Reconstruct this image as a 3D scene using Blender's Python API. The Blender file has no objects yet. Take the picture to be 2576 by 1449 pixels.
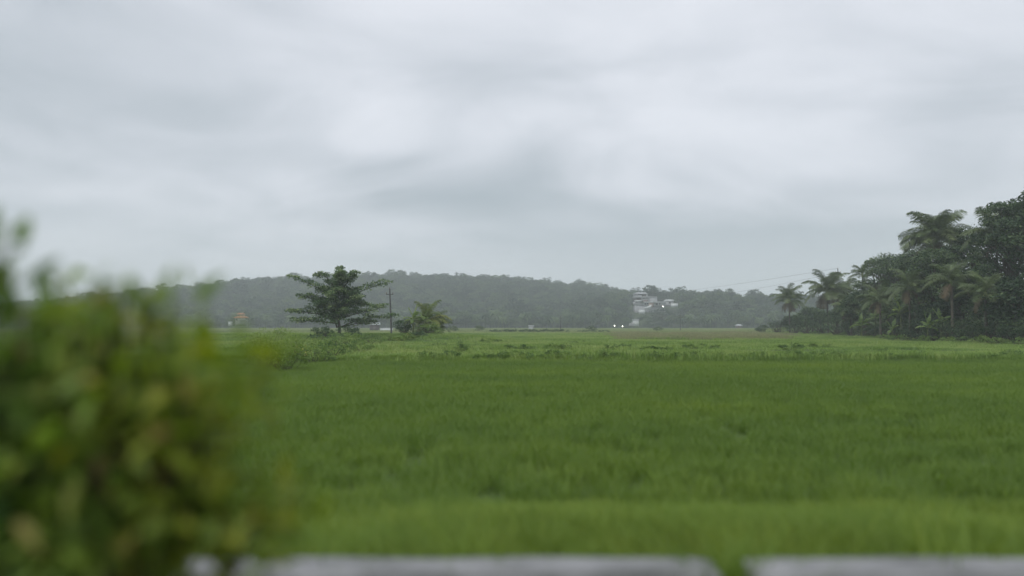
import bpy, math, random
import numpy as np

# ------------------------------------------------------------------ camera, sky, sun, exposure
scene = bpy.context.scene
C = scene.collection
CAM_Z = 2.4
PITCH = math.radians(2.86)
F = 1861.0                      # focal length in pixels of a 2576 px wide picture
cam_data = bpy.data.cameras.new("camera")
cam_data.sensor_width = 36.0
cam_data.lens = 26.0
cam_data.clip_start = 0.05
cam_data.clip_end = 12000.0
cam_data.dof.use_dof = True
cam_data.dof.focus_distance = 110.0
cam_data.dof.aperture_fstop = 0.31
cam = bpy.data.objects.new("camera", cam_data)
C.objects.link(cam)
cam.location = (0, 0, CAM_Z)
cam.rotation_euler = (math.radians(90) + PITCH, 0, 0)
scene.camera = cam

SUN_EL, SUN_AZ = math.radians(58), math.radians(205)   # azimuth clockwise from +Y
world = bpy.data.worlds.new("World")
scene.world = world
world.use_nodes = True
nt = world.node_tree
nt.nodes.clear()
def N(t, kind, **kw):
    n = t.nodes.new(kind)
    for k, v in kw.items():
        setattr(n, k, v)
    return n
def math_node(t, op, a, b=None, clamp=False):
    n = N(t, 'ShaderNodeMath', operation=op, use_clamp=clamp)
    for i, v in enumerate((a, b)):
        if v is None: continue
        if isinstance(v, (int, float)): n.inputs[i].default_value = v
        else: t.links.new(v, n.inputs[i])
    return n.outputs[0]
def ramp(t, fac, stops, interp='LINEAR'):
    r = N(t, 'ShaderNodeValToRGB')
    r.color_ramp.interpolation = interp
    el = r.color_ramp.elements
    while len(el) < len(stops): el.new(0.5)
    for e, (p, c) in zip(el, stops):
        e.position = p
        e.color = (*c, 1) if len(c) == 3 else c
    t.links.new(fac, r.inputs[0])
    return r.outputs[0]
sky = N(nt, 'ShaderNodeTexSky', sky_type='NISHITA', sun_disc=False)
sky.sun_elevation = SUN_EL
sky.sun_rotation = SUN_AZ
bg1 = N(nt, 'ShaderNodeBackground'); bg1.inputs[1].default_value = 0.1
nt.links.new(sky.outputs[0], bg1.inputs[0])
tc = N(nt, 'ShaderNodeTexCoord')
sep = N(nt, 'ShaderNodeSeparateXYZ')
nt.links.new(tc.outputs['Generated'], sep.inputs[0])
zz = math_node(nt, 'ADD', math_node(nt, 'MAXIMUM', sep.outputs[2], 0.0), 0.3)
cx = math_node(nt, 'DIVIDE', sep.outputs[0], zz)
cy = math_node(nt, 'DIVIDE', sep.outputs[1], zz)
comb = N(nt, 'ShaderNodeCombineXYZ')
nt.links.new(cx, comb.inputs[0]); nt.links.new(cy, comb.inputs[1])
def cloud_noise(scale, detail, rough, dist, off):
    mp = N(nt, 'ShaderNodeMapping')
    mp.inputs['Location'].default_value = off
    mp.inputs['Rotation'].default_value = (0, 0, 0.5)
    mp.inputs['Scale'].default_value = (0.75, 1.1, 1)
    nt.links.new(comb.outputs[0], mp.inputs[0])
    n = N(nt, 'ShaderNodeTexNoise')
    n.inputs['Scale'].default_value = scale
    n.inputs['Detail'].default_value = detail
    n.inputs['Roughness'].default_value = rough
    n.inputs['Distortion'].default_value = dist
    nt.links.new(mp.outputs[0], n.inputs['Vector'])
    return n.outputs[0]
n1 = cloud_noise(0.8, 3.0, 0.45, 0.35, (-3.3, 2.9, 5.0))
n2 = cloud_noise(2.2, 7.0, 0.56, 0.55, (0.3, 9.2, 6.0))
cl = math_node(nt, 'ADD', math_node(nt, 'MULTIPLY', n1, 0.72), math_node(nt, 'MULTIPLY', n2, 0.28))
cloud_col = ramp(nt, cl, [(0.40, (0.38, 0.435, 0.48)), (0.46, (0.50, 0.545, 0.595)), (0.525, (0.64, 0.675, 0.735)), (0.59, (0.80, 0.825, 0.885))], 'B_SPLINE')
hz_fac = ramp(nt, sep.outputs[2], [(0.0, (1, 1, 1)), (0.20, (0, 0, 0))], 'EASE')
mixh = N(nt, 'ShaderNodeMix', data_type='RGBA')
nt.links.new(hz_fac, mixh.inputs[0])
nt.links.new(cloud_col, mixh.inputs[6])
mixh.inputs[7].default_value = (0.58, 0.63, 0.67, 1)
bg2 = N(nt, 'ShaderNodeBackground'); bg2.inputs[1].default_value = 0.71
nt.links.new(mixh.outputs[2], bg2.inputs[0])
mixs = N(nt, 'ShaderNodeMixShader'); mixs.inputs[0].default_value = 0.95
nt.links.new(bg1.outputs[0], mixs.inputs[1]); nt.links.new(bg2.outputs[0], mixs.inputs[2])
wout = N(nt, 'ShaderNodeOutputWorld')
nt.links.new(mixs.outputs[0], wout.inputs[0])

sun_data = bpy.data.lights.new("sun", 'SUN')
sun_data.energy = 1.5
sun_data.angle = math.radians(50)
sun_data.color = (1.0, 0.97, 0.92)
sun = bpy.data.objects.new("sun", sun_data)
C.objects.link(sun)
sun.rotation_euler = (math.radians(90) - SUN_EL, 0, math.pi - SUN_AZ)
sun.location = (0, -50, 100)

vs = scene.view_settings
vs.view_transform = 'Standard'
vs.look = 'None'
vs.exposure = 0.6
vs.gamma = 1.0
vs.use_curve_mapping = False
scene.cycles.volume_bounces = 1
scene.cycles.max_bounces = 8
scene.cycles.transparent_max_bounces = 4
scene.cycles.use_denoising = True

# ------------------------------------------------------------------ helpers
rng = np.random.default_rng(7)
def place(px, py, D):
    """point at depth y = D seen at pixel (px, py) of the 2576 px wide photograph"""
    u, v = (px - 1288) / F, -(py - 724.5) / F
    dy = math.cos(PITCH) - v * math.sin(PITCH)
    dz = math.sin(PITCH) + v * math.cos(PITCH)
    k = D / dy
    return np.array([u * k, D, CAM_Z + dz * k])
def tag(o, label=None, cat=None, group=None, kind=None):
    if label: o['label'] = label
    if cat: o['category'] = cat
    if group: o['group'] = group
    if kind: o['kind'] = kind
    return o
def link(o, parent=None):
    C.objects.link(o)
    if parent is not None: o.parent = parent
    return o
def empty(name, loc, rz=0.0):
    o = bpy.data.objects.new(name, None)
    o.empty_display_size = 0.3
    o.location = tuple(loc); o.rotation_euler = (0, 0, rz)
    return link(o)
ORD = ['first', 'second', 'third', 'fourth', 'fifth', 'sixth', 'seventh', 'eighth', 'ninth', 'tenth', 'eleventh', 'twelfth',
       'thirteenth', 'fourteenth', 'fifteenth', 'sixteenth', 'seventeenth', 'eighteenth', 'nineteenth', 'twentieth',
       'twenty-first', 'twenty-second', 'twenty-third', 'twenty-fourth', 'twenty-fifth', 'twenty-sixth']

class Geo:
    """collects quads as numpy arrays"""
    def __init__(s): s.v = []; s.q = []; s.t = []; s.n = 0
    def add(s, v, q, tint=0.5):
        v = np.asarray(v, float).reshape(-1, 3); q = np.asarray(q, int).reshape(-1, 4)
        s.v.append(v); s.q.append(q + s.n); s.n += len(v)
        s.t.append(np.full(len(v), tint) if np.isscalar(tint) else np.asarray(tint, float))
        return s
    def mesh(s, name, mat, smooth=False):
        v = np.concatenate(s.v); q = np.concatenate(s.q); t = np.concatenate(s.t)
        me = bpy.data.meshes.new(name)
        me.vertices.add(len(v)); me.vertices.foreach_set('co', v.astype(np.float32).ravel())
        me.loops.add(len(q) * 4); me.loops.foreach_set('vertex_index', q.astype(np.int32).ravel())
        me.polygons.add(len(q)); me.polygons.foreach_set('loop_start', np.arange(0, len(q) * 4, 4, dtype=np.int32))
        me.polygons.foreach_set('loop_total', np.full(len(q), 4, dtype=np.int32))
        a = me.attributes.new('tint', 'FLOAT', 'POINT'); a.data.foreach_set('value', t.astype(np.float32))
        me.update(calc_edges=True)
        if smooth: me.polygons.foreach_set('use_smooth', np.ones(len(q), dtype=bool))
        me.materials.append(mat)
        return me
    def build(s, name, mat, parent=None, smooth=False):
        return link(bpy.data.objects.new(name, s.mesh(name, mat, smooth)), parent)
    def box(s, x0, x1, y0, y1, z0, z1, tint=0.5):
        v = [(x0,y0,z0),(x1,y0,z0),(x1,y1,z0),(x0,y1,z0),(x0,y0,z1),(x1,y0,z1),(x1,y1,z1),(x0,y1,z1)]
        return s.add(v, [(0,3,2,1),(4,5,6,7),(0,1,5,4),(1,2,6,5),(2,3,7,6),(3,0,4,7)], tint)
    def frustum(s, base, top, z0, z1, tint=0.5):
        a0, a1, b0, b1 = base; c0, c1, d0, d1 = top
        v = [(a0,b0,z0),(a1,b0,z0),(a1,b1,z0),(a0,b1,z0),(c0,d0,z1),(c1,d0,z1),(c1,d1,z1),(c0,d1,z1)]
        return s.add(v, [(0,3,2,1),(4,5,6,7),(0,1,5,4),(1,2,6,5),(2,3,7,6),(3,0,4,7)], tint)
    def tube(s, pts, radii, n=6, tint=0.5):
        p = np.asarray(pts, float); m = len(p)
        r = np.full(m, radii) if np.isscalar(radii) else np.asarray(radii, float)
        tg = np.gradient(p, axis=0); tg /= np.linalg.norm(tg, axis=1)[:, None] + 1e-9
        ref = np.where(np.abs(tg[:, 2:3]) > 0.9, np.array([[1.0, 0, 0]]), np.array([[0, 0, 1.0]]))
        a = np.cross(tg, ref); a /= np.linalg.norm(a, axis=1)[:, None] + 1e-9
        b = np.cross(tg, a)
        th = np.linspace(0, 2 * np.pi, n, endpoint=False)
        v = p[:, None] + r[:, None, None] * (np.cos(th)[None, :, None] * a[:, None] + np.sin(th)[None, :, None] * b[:, None])
        q = []
        for i in range(m - 1):
            for j in range(n):
                k = (j + 1) % n
                q.append((i*n+j, i*n+k, (i+1)*n+k, (i+1)*n+j))
        q.append((0, 1, 2, 3)) if n == 4 else None
        return s.add(v.reshape(-1, 3), q, tint)
    def leaves(s, c, d, nrm, ln, wd, tint, round_leaf=False):
        """folded leaves at points c, growing along d, upper side nrm"""
        d = d / (np.linalg.norm(d, axis=1)[:, None] + 1e-9)
        sd = np.cross(d, nrm); sd /= np.linalg.norm(sd, axis=1)[:, None] + 1e-9
        up = np.cross(sd, d)
        L = np.asarray(ln)[:, None]; W = np.asarray(wd)[:, None]
        n = len(c)
        if not round_leaf:
            v = np.stack([c, c + d*L*0.45 + sd*W*0.5 + up*W*0.15, c + d*L, c + d*L*0.45 - sd*W*0.5 + up*W*0.15], 1)
            q = np.arange(n * 4).reshape(n, 4)
            s.add(v.reshape(-1, 3), q, np.repeat(tint, 4))
        else:
            rows = [(0.0, 0.04, 0), (0.25, 0.42, 0.03), (0.55, 0.5, 0.0), (0.82, 0.28, -0.1), (1.0, 0.02, -0.22)]
            vv = []
            for f, w, k in rows:
                m = c + d*L*f + up*L*k
                vv += [m + sd*W*w + up*W*w*0.3, m, m - sd*W*w + up*W*w*0.3]
            v = np.stack(vv, 1)
            base = np.arange(n)[:, None] * 15
            for i in range(4):
                for j in range(2):
                    q = np.concatenate([base + 3*i+j, base + 3*i+j+1, base + 3*i+j+4, base + 3*i+j+3], 1)
                    if i == 0 and j == 0: allq = [q]
                    else: allq.append(q)
            s.add(v.reshape(-1, 3), np.concatenate(allq), np.repeat(tint, 15))
        return s

def curve(a, b, sag=0.0, n=5, wob=0.0, r=rng):
    t = np.linspace(0, 1, n)[:, None]
    p = np.asarray(a)[None] * (1 - t) + np.asarray(b)[None] * t
    p[:, 2] -= sag * (4 * t * (1 - t))[:, 0]
    if wob: p[1:-1] += r.normal(0, wob, (n - 2, 3))
    return p
def smooth(t): t = np.clip(t, 0, 1); return t * t * (3 - 2 * t)
def wave(x, y, s=1.0, seed=0):
    """smooth pseudo noise in about -1..1"""
    r = np.random.default_rng(seed); o = 0
    for i in range(6):
        a = r.uniform(0, 6.28); f = s * (0.6 + 0.45 * i); ph = r.uniform(0, 6.28)
        o = o + np.sin(f * (x * math.cos(a) + y * math.sin(a)) + ph) / (1 + 0.35 * i)
    return o / 3.0

# ------------------------------------------------------------------ materials
def new_mat(name):
    m = bpy.data.materials.new(name); m.use_nodes = True
    m.node_tree.nodes.clear()
    return m, m.node_tree
def leaf_mat(name, stops, transl=0.3, rough=0.5, patch=0.0, patch_scale=0.05, rnd=0.35, spec=0.3):
    m, t = new_mat(name)
    at = N(t, 'ShaderNodeAttribute', attribute_name='tint')
    oi = N(t, 'ShaderNodeObjectInfo')
    f = math_node(t, 'ADD', at.outputs['Fac'], math_node(t, 'MULTIPLY', math_node(t, 'SUBTRACT', oi.outputs['Random'], 0.5), rnd))
    if patch:
        g = N(t, 'ShaderNodeNewGeometry')
        mp = N(t, 'ShaderNodeMapping'); mp.inputs['Scale'].default_value = (0.45, 1, 0.2)
        t.links.new(g.outputs['Position'], mp.inputs[0])
        nz = N(t, 'ShaderNodeTexNoise'); nz.inputs['Scale'].default_value = patch_scale; nz.inputs['Detail'].default_value = 4
        t.links.new(mp.outputs[0], nz.inputs['Vector'])
        f = math_node(t, 'ADD', f, math_node(t, 'MULTIPLY', math_node(t, 'SUBTRACT', nz.outputs[0], 0.5), patch))
    col = ramp(t, f, stops)
    p = N(t, 'ShaderNodeBsdfPrincipled')
    p.inputs['Roughness'].default_value = rough
    p.inputs['Specular IOR Level'].default_value = spec
    t.links.new(col, p.inputs['Base Color'])
    tr = N(t, 'ShaderNodeBsdfTranslucent')
    hs = N(t, 'ShaderNodeHueSaturation'); hs.inputs['Saturation'].default_value = 1.15; hs.inputs['Value'].default_value = 1.1
    t.links.new(col, hs.inputs['Color']); t.links.new(hs.outputs[0], tr.inputs[0])
    mx = N(t, 'ShaderNodeMixShader'); mx.inputs[0].default_value = transl
    t.links.new(p.outputs[0], mx.inputs[1]); t.links.new(tr.outputs[0], mx.inputs[2])
    o = N(t, 'ShaderNodeOutputMaterial'); t.links.new(mx.outputs[0], o.inputs[0])
    return m
def solid_mat(name, c1, c2, scale=3.0, rough=0.8, bump=0.0, detail=6, stretch=(1, 1, 1), spec=0.3):
    m, t = new_mat(name)
    tcn = N(t, 'ShaderNodeNewGeometry')
    mp = N(t, 'ShaderNodeMapping'); mp.inputs['Scale'].default_value = stretch
    t.links.new(tcn.outputs['Position'], mp.inputs[0])
    nz = N(t, 'ShaderNodeTexNoise'); nz.inputs['Scale'].default_value = scale; nz.inputs['Detail'].default_value = detail
    nz.inputs['Roughness'].default_value = 0.62
    t.links.new(mp.outputs[0], nz.inputs['Vector'])
    col = ramp(t, nz.outputs[0], [(0.32, c1), (0.68, c2)])
    p = N(t, 'ShaderNodeBsdfPrincipled'); p.inputs['Roughness'].default_value = rough
    p.inputs['Specular IOR Level'].default_value = spec
    t.links.new(col, p.inputs['Base Color'])
    if bump:
        b = N(t, 'ShaderNodeBump'); b.inputs['Strength'].default_value = bump; b.inputs['Distance'].default_value = 0.02
        t.links.new(nz.outputs[0], b.inputs['Height']); t.links.new(b.outputs[0], p.inputs['Normal'])
    o = N(t, 'ShaderNodeOutputMaterial'); t.links.new(p.outputs[0], o.inputs[0])
    return m
def glow_mat(name, col, strength):
    m, t = new_mat(name)
    e = N(t, 'ShaderNodeEmission'); e.inputs[0].default_value = (*col, 1); e.inputs[1].default_value = strength
    o = N(t, 'ShaderNodeOutputMaterial'); t.links.new(e.outputs[0], o.inputs[0])
    return m

M = {}
M['soil'] = solid_mat('field soil', (0.030, 0.055, 0.014), (0.060, 0.100, 0.026), 0.9, 0.95, 0.3)
M['hill_soil'] = solid_mat('hill undergrowth', (0.022, 0.035, 0.014), (0.04, 0.06, 0.022), 0.12, 0.95)
M['asphalt'] = solid_mat('asphalt', (0.035, 0.035, 0.037), (0.07, 0.07, 0.07), 30, 0.9, 0.3)
M['concrete'] = solid_mat('weathered concrete', (0.11, 0.115, 0.115), (0.30, 0.305, 0.32), 3.2, 0.85, 0.25, 8, (0.6, 1.6, 1.6))
M['concrete_dark'] = solid_mat('damp concrete', (0.05, 0.052, 0.05), (0.13, 0.13, 0.125), 5, 0.9, 0.3, 8)
M['bark'] = solid_mat('grey brown bark', (0.035, 0.028, 0.02), (0.09, 0.075, 0.055), 6, 0.95, 0.4, 6, (1, 1, 0.2))
M['palm_bark'] = solid_mat('palm bark', (0.05, 0.045, 0.036), (0.13, 0.115, 0.095), 4, 0.95, 0.4, 6, (0.3, 0.3, 3))
M['paddy'] = leaf_mat('paddy leaves', [(0.0, (0.092, 0.160, 0.036)), (0.5, (0.144, 0.230, 0.043)), (1.0, (0.205, 0.285, 0.046))], 0.45, 0.6, 1.3, 0.14, 0.25)
M['verge'] = leaf_mat('verge grass', [(0.0, (0.086, 0.155, 0.020)), (0.5, (0.142, 0.222, 0.028)), (1.0, (0.220, 0.270, 0.036))], 0.35, 0.6, 1.1, 0.5, 0.3)
M['meadow'] = leaf_mat('meadow grass', [(0.0, (0.085, 0.155, 0.036)), (0.40, (0.200, 0.310, 0.072)), (1.0, (0.320, 0.380, 0.130))], 0.4, 0.65, 1.8, 0.11, 0.4)
M['far_meadow'] = leaf_mat('far meadow grass', [(0.0, (0.12, 0.175, 0.065)), (0.5, (0.225, 0.280, 0.105)), (1.0, (0.31, 0.33, 0.15))], 0.3, 0.7, 1.8, 0.03, 0.3)
M['sedge'] = leaf_mat('dry sedge', [(0.0, (0.14, 0.18, 0.075)), (0.5, (0.235, 0.245, 0.12)), (1.0, (0.33, 0.30, 0.16))], 0.2, 0.7, 0.9, 0.2, 0.3)
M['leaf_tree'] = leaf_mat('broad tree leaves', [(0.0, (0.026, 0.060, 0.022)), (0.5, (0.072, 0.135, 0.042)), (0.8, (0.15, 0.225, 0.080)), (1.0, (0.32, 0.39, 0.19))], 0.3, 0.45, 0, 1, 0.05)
M['leaf_forest'] = leaf_mat('forest leaves', [(0.0, (0.012, 0.032, 0.016)), (0.5, (0.032, 0.066, 0.028)), (1.0, (0.090, 0.135, 0.048))], 0.25, 0.55, 0.7, 0.02, 1.0)
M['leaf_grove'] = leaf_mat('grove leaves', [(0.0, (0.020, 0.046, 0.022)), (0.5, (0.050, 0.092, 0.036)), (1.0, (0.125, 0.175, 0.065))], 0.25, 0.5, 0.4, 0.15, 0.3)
M['leaf_shrub'] = leaf_mat('shrub leaves', [(0.0, (0.050, 0.105, 0.024)), (0.5, (0.130, 0.220, 0.050)), (1.0, (0.245, 0.325, 0.085))], 0.35, 0.5, 0, 1, 0.3)
M['leaf_bright'] = leaf_mat('bright shrub leaves', [(0.0, (0.045, 0.095, 0.016)), (0.5, (0.12, 0.20, 0.03)), (0.85, (0.22, 0.30, 0.06)), (1.0, (0.36, 0.33, 0.10))], 0.4, 0.5, 0, 1, 0.1)
M['leaf_near'] = leaf_mat('roadside shrub leaves', [(0.0, (0.055, 0.120, 0.030)), (0.45, (0.155, 0.250, 0.046)), (0.8, (0.245, 0.335, 0.058)), (0.94, (0.31, 0.33, 0.06)), (1.0, (0.26, 0.18, 0.07))], 0.5, 0.45, 0, 1, 0.1)
M['leaf_near_yellow'] = leaf_mat('roadside yellow leaves', [(0.0, (0.085, 0.16, 0.022)), (0.5, (0.20, 0.28, 0.036)), (0.85, (0.32, 0.34, 0.055)), (1.0, (0.44, 0.36, 0.11))], 0.5, 0.45, 0, 1, 0.1)
M['frond'] = leaf_mat('palm fronds', [(0.0, (0.040, 0.070, 0.026)), (0.5, (0.090, 0.130, 0.046)), (1.0, (0.165, 0.205, 0.080))], 0.25, 0.45, 0, 1, 0.5, 0.4)
M['frond_yellow'] = leaf_mat('yellowing palm fronds', [(0.0, (0.075, 0.125, 0.026)), (0.5, (0.165, 0.215, 0.048)), (1.0, (0.29, 0.30, 0.085))], 0.3, 0.45, 0, 1, 0.6, 0.4)
M['frond_dead'] = leaf_mat('dry palm fronds', [(0.0, (0.07, 0.05, 0.03)), (1.0, (0.17, 0.13, 0.08))], 0.15, 0.7, 0, 1, 0.3)
M['banana'] = leaf_mat('banana leaves', [(0.0, (0.06, 0.115, 0.028)), (0.5, (0.135, 0.215, 0.05)), (1.0, (0.26, 0.32, 0.09))], 0.4, 0.4, 0, 1, 0.5, 0.4)
M['banana_stem'] = solid_mat('banana stem', (0.06, 0.085, 0.03), (0.13, 0.15, 0.06), 4, 0.7)
M['plaster'] = solid_mat('white plaster', (0.30, 0.31, 0.32), (0.42, 0.42, 0.43), 0.5, 0.85)
M['plaster_pink'] = solid_mat('pink plaster', (0.46, 0.34, 0.29), (0.56, 0.43, 0.37), 0.5, 0.85)
M['roof_grey'] = solid_mat('grey roof', (0.30, 0.31, 0.33), (0.42, 0.43, 0.45), 0.5, 0.7)
M['roof_brown'] = solid_mat('brown roof tiles', (0.10, 0.085, 0.08), (0.16, 0.13, 0.12), 1, 0.8)
M['roof_orange'] = solid_mat('orange roof tiles', (0.30, 0.12, 0.06), (0.40, 0.18, 0.09), 1, 0.8)
M['plaster_yellow'] = solid_mat('yellow plaster', (0.42, 0.29, 0.14), (0.50, 0.36, 0.19), 0.5, 0.85)
M['white'] = solid_mat('white paint', (0.42, 0.45, 0.45), (0.55, 0.57, 0.57), 0.6, 0.7)
M['glass'] = solid_mat('dark window glass', (0.03, 0.035, 0.04), (0.06, 0.065, 0.07), 1, 0.15, spec=0.5)
M['pole'] = solid_mat('weathered pole', (0.05, 0.05, 0.05), (0.10, 0.10, 0.10), 4, 0.85)
M['porcelain'] = solid_mat('brown porcelain', (0.12, 0.08, 0.06), (0.2, 0.14, 0.1), 4, 0.3)
M['wire'] = solid_mat('dark cable', (0.06, 0.06, 0.065), (0.1, 0.1, 0.1), 4, 0.6)
M['feather'] = solid_mat('grey feathers', (0.25, 0.26, 0.27), (0.4, 0.41, 0.42), 9, 0.8)
M['glow'] = glow_mat('lit lamp', (1.0, 0.95, 0.86), 14.0)

# ------------------------------------------------------------------ terrain
def grove_edge(y): return 54.0 + (np.asarray(y, float) - 80.0) * 0.118
def ground_z(x, y):
    x = np.asarray(x, float); y = np.asarray(y, float)
    z = 0.58 * (1 - smooth((y - 4.8) / 5.4))
    z = z + 0.05 * wave(x, y, 0.5, 3) * smooth((y - 9) / 8)
    bund = 46.5 + 0.9 * wave(x, 0 * x, 0.05, 5) + 0.02 * x
    z = z + 0.30 * np.exp(-((y - bund) / 1.1) ** 2)
    for k, (yy, a) in enumerate(((66, .22), (88, .2), (124, .22), (165, .2))):
        z = z + a * np.exp(-((y - yy - 3 * wave(x, 0 * x, 0.04, 20 + k)) / 1.3) ** 2)
    # raised earth bank that carries the tree and the palm clump
    t = smooth((x + 62) / 14) * (1 - smooth((x + 8) / 10))
    z = z + 0.85 * np.exp(-((y - 103 + 0.1 * x) / 8.0) ** 2) * t
    # hillock of the grove
    d = x - grove_edge(y)
    z = z + 7.0 * smooth((d - 3) / 30) * smooth((y - 62) / 25) * (1 - smooth((y - 215) / 60))
    return z
def edges(lo, hi, mid0, mid1, fine, n_out, side='both'):
    a = list(np.arange(mid0, mid1 + 1e-6, fine))
    up = list(mid1 + (hi - mid1) * (np.linspace(0, 1, n_out + 1)[1:] ** 2.2))
    dn = list(mid0 - (mid0 - lo) * (np.linspace(0, 1, n_out + 1)[1:] ** 2.2))[::-1] if lo < mid0 else []
    return np.array(dn + a + up)
def grid_obj(name, xs, ys, zf, mat):
    X, Y = np.meshgrid(xs, ys)
    v = np.stack([X, Y, zf(X, Y)], -1).reshape(-1, 3)
    nx, ny = len(xs), len(ys)
    i, j = np.meshgrid(np.arange(nx - 1), np.arange(ny - 1))
    b = (j * nx + i).ravel()
    return Geo().add(v, np.stack([b, b + 1, b + 1 + nx, b + nx], 1)).build(name, mat, smooth=True)
xs = edges(-3000, 3000, -75, 120, 1.5, 26)
ys = np.concatenate([np.linspace(-60, 4.0, 12), np.arange(4.4, 56, 0.7), np.arange(56, 260, 2.0), 260 + 2700 * np.linspace(0, 1, 30)[1:] ** 1.8])
tag(grid_obj('ground', xs, ys, ground_z, M['soil']), 'wide flat green field sheet reaching to the wooded hill', kind='structure')
g = Geo().box(-400, 400, -7.5, 3.6, 0.30, 0.60)
tag(g.build('road', M['asphalt']), 'grey asphalt road on the embankment beside the field', kind='structure')

# hill
SK1 = np.array([(-1600, 800), (0, 785), (200, 765), (300, 748), (380, 739), (480, 727), (560, 717), (640, 703), (720, 699), (800, 697), (930, 692), (1000, 692), (1150, 694),
                (1300, 701), (1400, 712), (1500, 724), (1560, 733), (1700, 748), (1900, 762), (2200, 775), (2600, 780), (3600, 800)], float)
SK2 = np.array([(900, 818), (1250, 812), (1400, 775), (1500, 750), (1560, 741), (1640, 737), (1700, 738), (1800, 736), (1900, 742), (1950, 745), (2100, 752), (2300, 757), (2700, 770), (3600, 790)], float)
def hill_z(x, y):
    x = np.asarray(x, float); y = np.asarray(y, float)
    p1 = x / 850.0 * F + 1288; p2 = x / 620.0 * F + 1288
    h1 = (818 - np.interp(p1, SK1[:, 0], SK1[:, 1])) / F * 850 - 5.0
    h2 = (818 - np.interp(p2, SK2[:, 0], SK2[:, 1])) / F * 620 - 4.5
    t1 = np.clip((y - 505) / 345, 0, 1); s1 = 0.55 * smooth(t1) + 0.45 * t1
    s1 = np.where(y > 850, 1 - smooth((y - 850) / 520), s1)
    t2 = np.clip((y - 478) / 142, 0, 1); s2 = 0.5 * smooth(t2) + 0.5 * t2
    s2 = np.where(y > 620, 1 - smooth((y - 620) / 200), s2)
    a = np.maximum(h1, 0) * s1; b = np.maximum(h2, 0) * s2
    k = np.maximum(a, b) + 1.6 * wave(x, y, 0.022, 9) * smooth((y - 520) / 120)
    return k - 1.2
tag(grid_obj('hill', np.arange(-1000, 1300, 12.0), np.arange(470, 1400, 12.0), hill_z, M['hill_soil']), 'long low hill behind the field, covered in trees', kind='structure')

# ------------------------------------------------------------------ scattered ground cover
def scatter(name, pts, protos, mat, scl, label, rx=0.0):
    """many copies of a few clumps on given points: uncountable ground cover or far wood"""
    n = len(pts)
    me = bpy.data.meshes.new(name)
    me.vertices.add(n); me.vertices.foreach_set('co', np.asarray(pts, np.float32).ravel())
    a = me.attributes.new('turn', 'FLOAT_VECTOR', 'POINT')
    tv = np.zeros((n, 3), np.float32); tv[:, 2] = rng.uniform(0, 6.28, n)
    if rx: tv[:, :2] = rng.normal(0, rx, (n, 2))
    a.data.foreach_set('vector', tv.ravel())
    a = me.attributes.new('size', 'FLOAT_VECTOR', 'POINT')
    sc = np.asarray(scl, np.float32)
    if sc.ndim == 1: sc = np.repeat(sc[:, None], 3, 1)
    a.data.foreach_set('vector', sc.ravel())
    a = me.attributes.new('pick', 'INT', 'POINT'); a.data.foreach_set('value', rng.integers(0, len(protos), n).astype(np.int32))
    me.update()
    me.materials.append(mat)
    o = link(bpy.data.objects.new(name, me))
    col = bpy.data.collections.new(name + ' clumps')
    for i, p in enumerate(protos):
        col.objects.link(bpy.data.objects.new('%s_clump_%02d' % (name, i), p))
    t = bpy.data.node_groups.new(name, 'GeometryNodeTree')
    t.interface.new_socket('Geometry', in_out='INPUT', socket_type='NodeSocketGeometry')
    t.interface.new_socket('Geometry', in_out='OUTPUT', socket_type='NodeSocketGeometry')
    gi, go = N(t, 'NodeGroupInput'), N(t, 'NodeGroupOutput')
    ci = N(t, 'GeometryNodeCollectionInfo'); ci.inputs[0].default_value = col
    ci.inputs['Separate Children'].default_value = True; ci.inputs['Reset Children'].default_value = True
    ip = N(t, 'GeometryNodeInstanceOnPoints')
    ip.inputs['Pick Instance'].default_value = True
    def named(nm, ty):
        k = N(t, 'GeometryNodeInputNamedAttribute', data_type=ty); k.inputs[0].default_value = nm
        return k.outputs[0]
    t.links.new(gi.outputs[0], ip.inputs['Points']); t.links.new(ci.outputs[0], ip.inputs['Instance'])
    t.links.new(named('pick', 'INT'), ip.inputs['Instance Index'])
    t.links.new(named('turn', 'FLOAT_VECTOR'), ip.inputs['Rotation'])
    t.links.new(named('size', 'FLOAT_VECTOR'), ip.inputs['Scale'])
    t.links.new(ip.outputs[0], go.inputs[0])
    md = o.modifiers.new('scatter', 'NODES'); md.node_group = t
    return tag(o, label, kind='stuff')
def blade_patch(name, n, size, h, w, lean, mat, seed, clumped=0.0):
    r = np.random.default_rng(seed)
    if clumped:
        cc = r.uniform(-size/2, size/2, (max(3, n // 14), 2))
        xy = cc[r.integers(0, len(cc), n)] + r.normal(0, clumped, (n, 2))
    else:
        xy = r.uniform(-size/2, size/2, (n, 2))
    H = h * r.uniform(0.55, 1.12, n); a = r.uniform(0, 6.28, n); ln = lean * H * r.uniform(0.3, 1.3, n)
    b = np.concatenate([xy, np.zeros((n, 1))], 1)
    d = np.stack([np.cos(a), np.sin(a), 0 * a], 1); s = np.stack([-np.sin(a), np.cos(a), 0 * a], 1)
    W = (w * r.uniform(0.7, 1.3, n))[:, None] / 2
    up = np.array([[0, 0, 1.0]])
    m = b + up * (H * 0.6)[:, None] + d * (ln * 0.35)[:, None]
    e = b + up * (H * 0.97)[:, None] + d * ln[:, None]
    v = np.stack([b - s*W, b + s*W, m + s*W*0.85, m - s*W*0.85, e + s*W*0.12, e - s*W*0.12], 1)
    k = np.arange(n)[:, None] * 6
    q = np.concatenate([k + np.array([[0, 1, 2, 3]]), k + np.array([[3, 2, 4, 5]])])
    return Geo().add(v.reshape(-1, 3), q, np.repeat(np.clip(r.normal(0.5, 0.14, n), 0, 1), 6)).mesh(name, mat)
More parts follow.
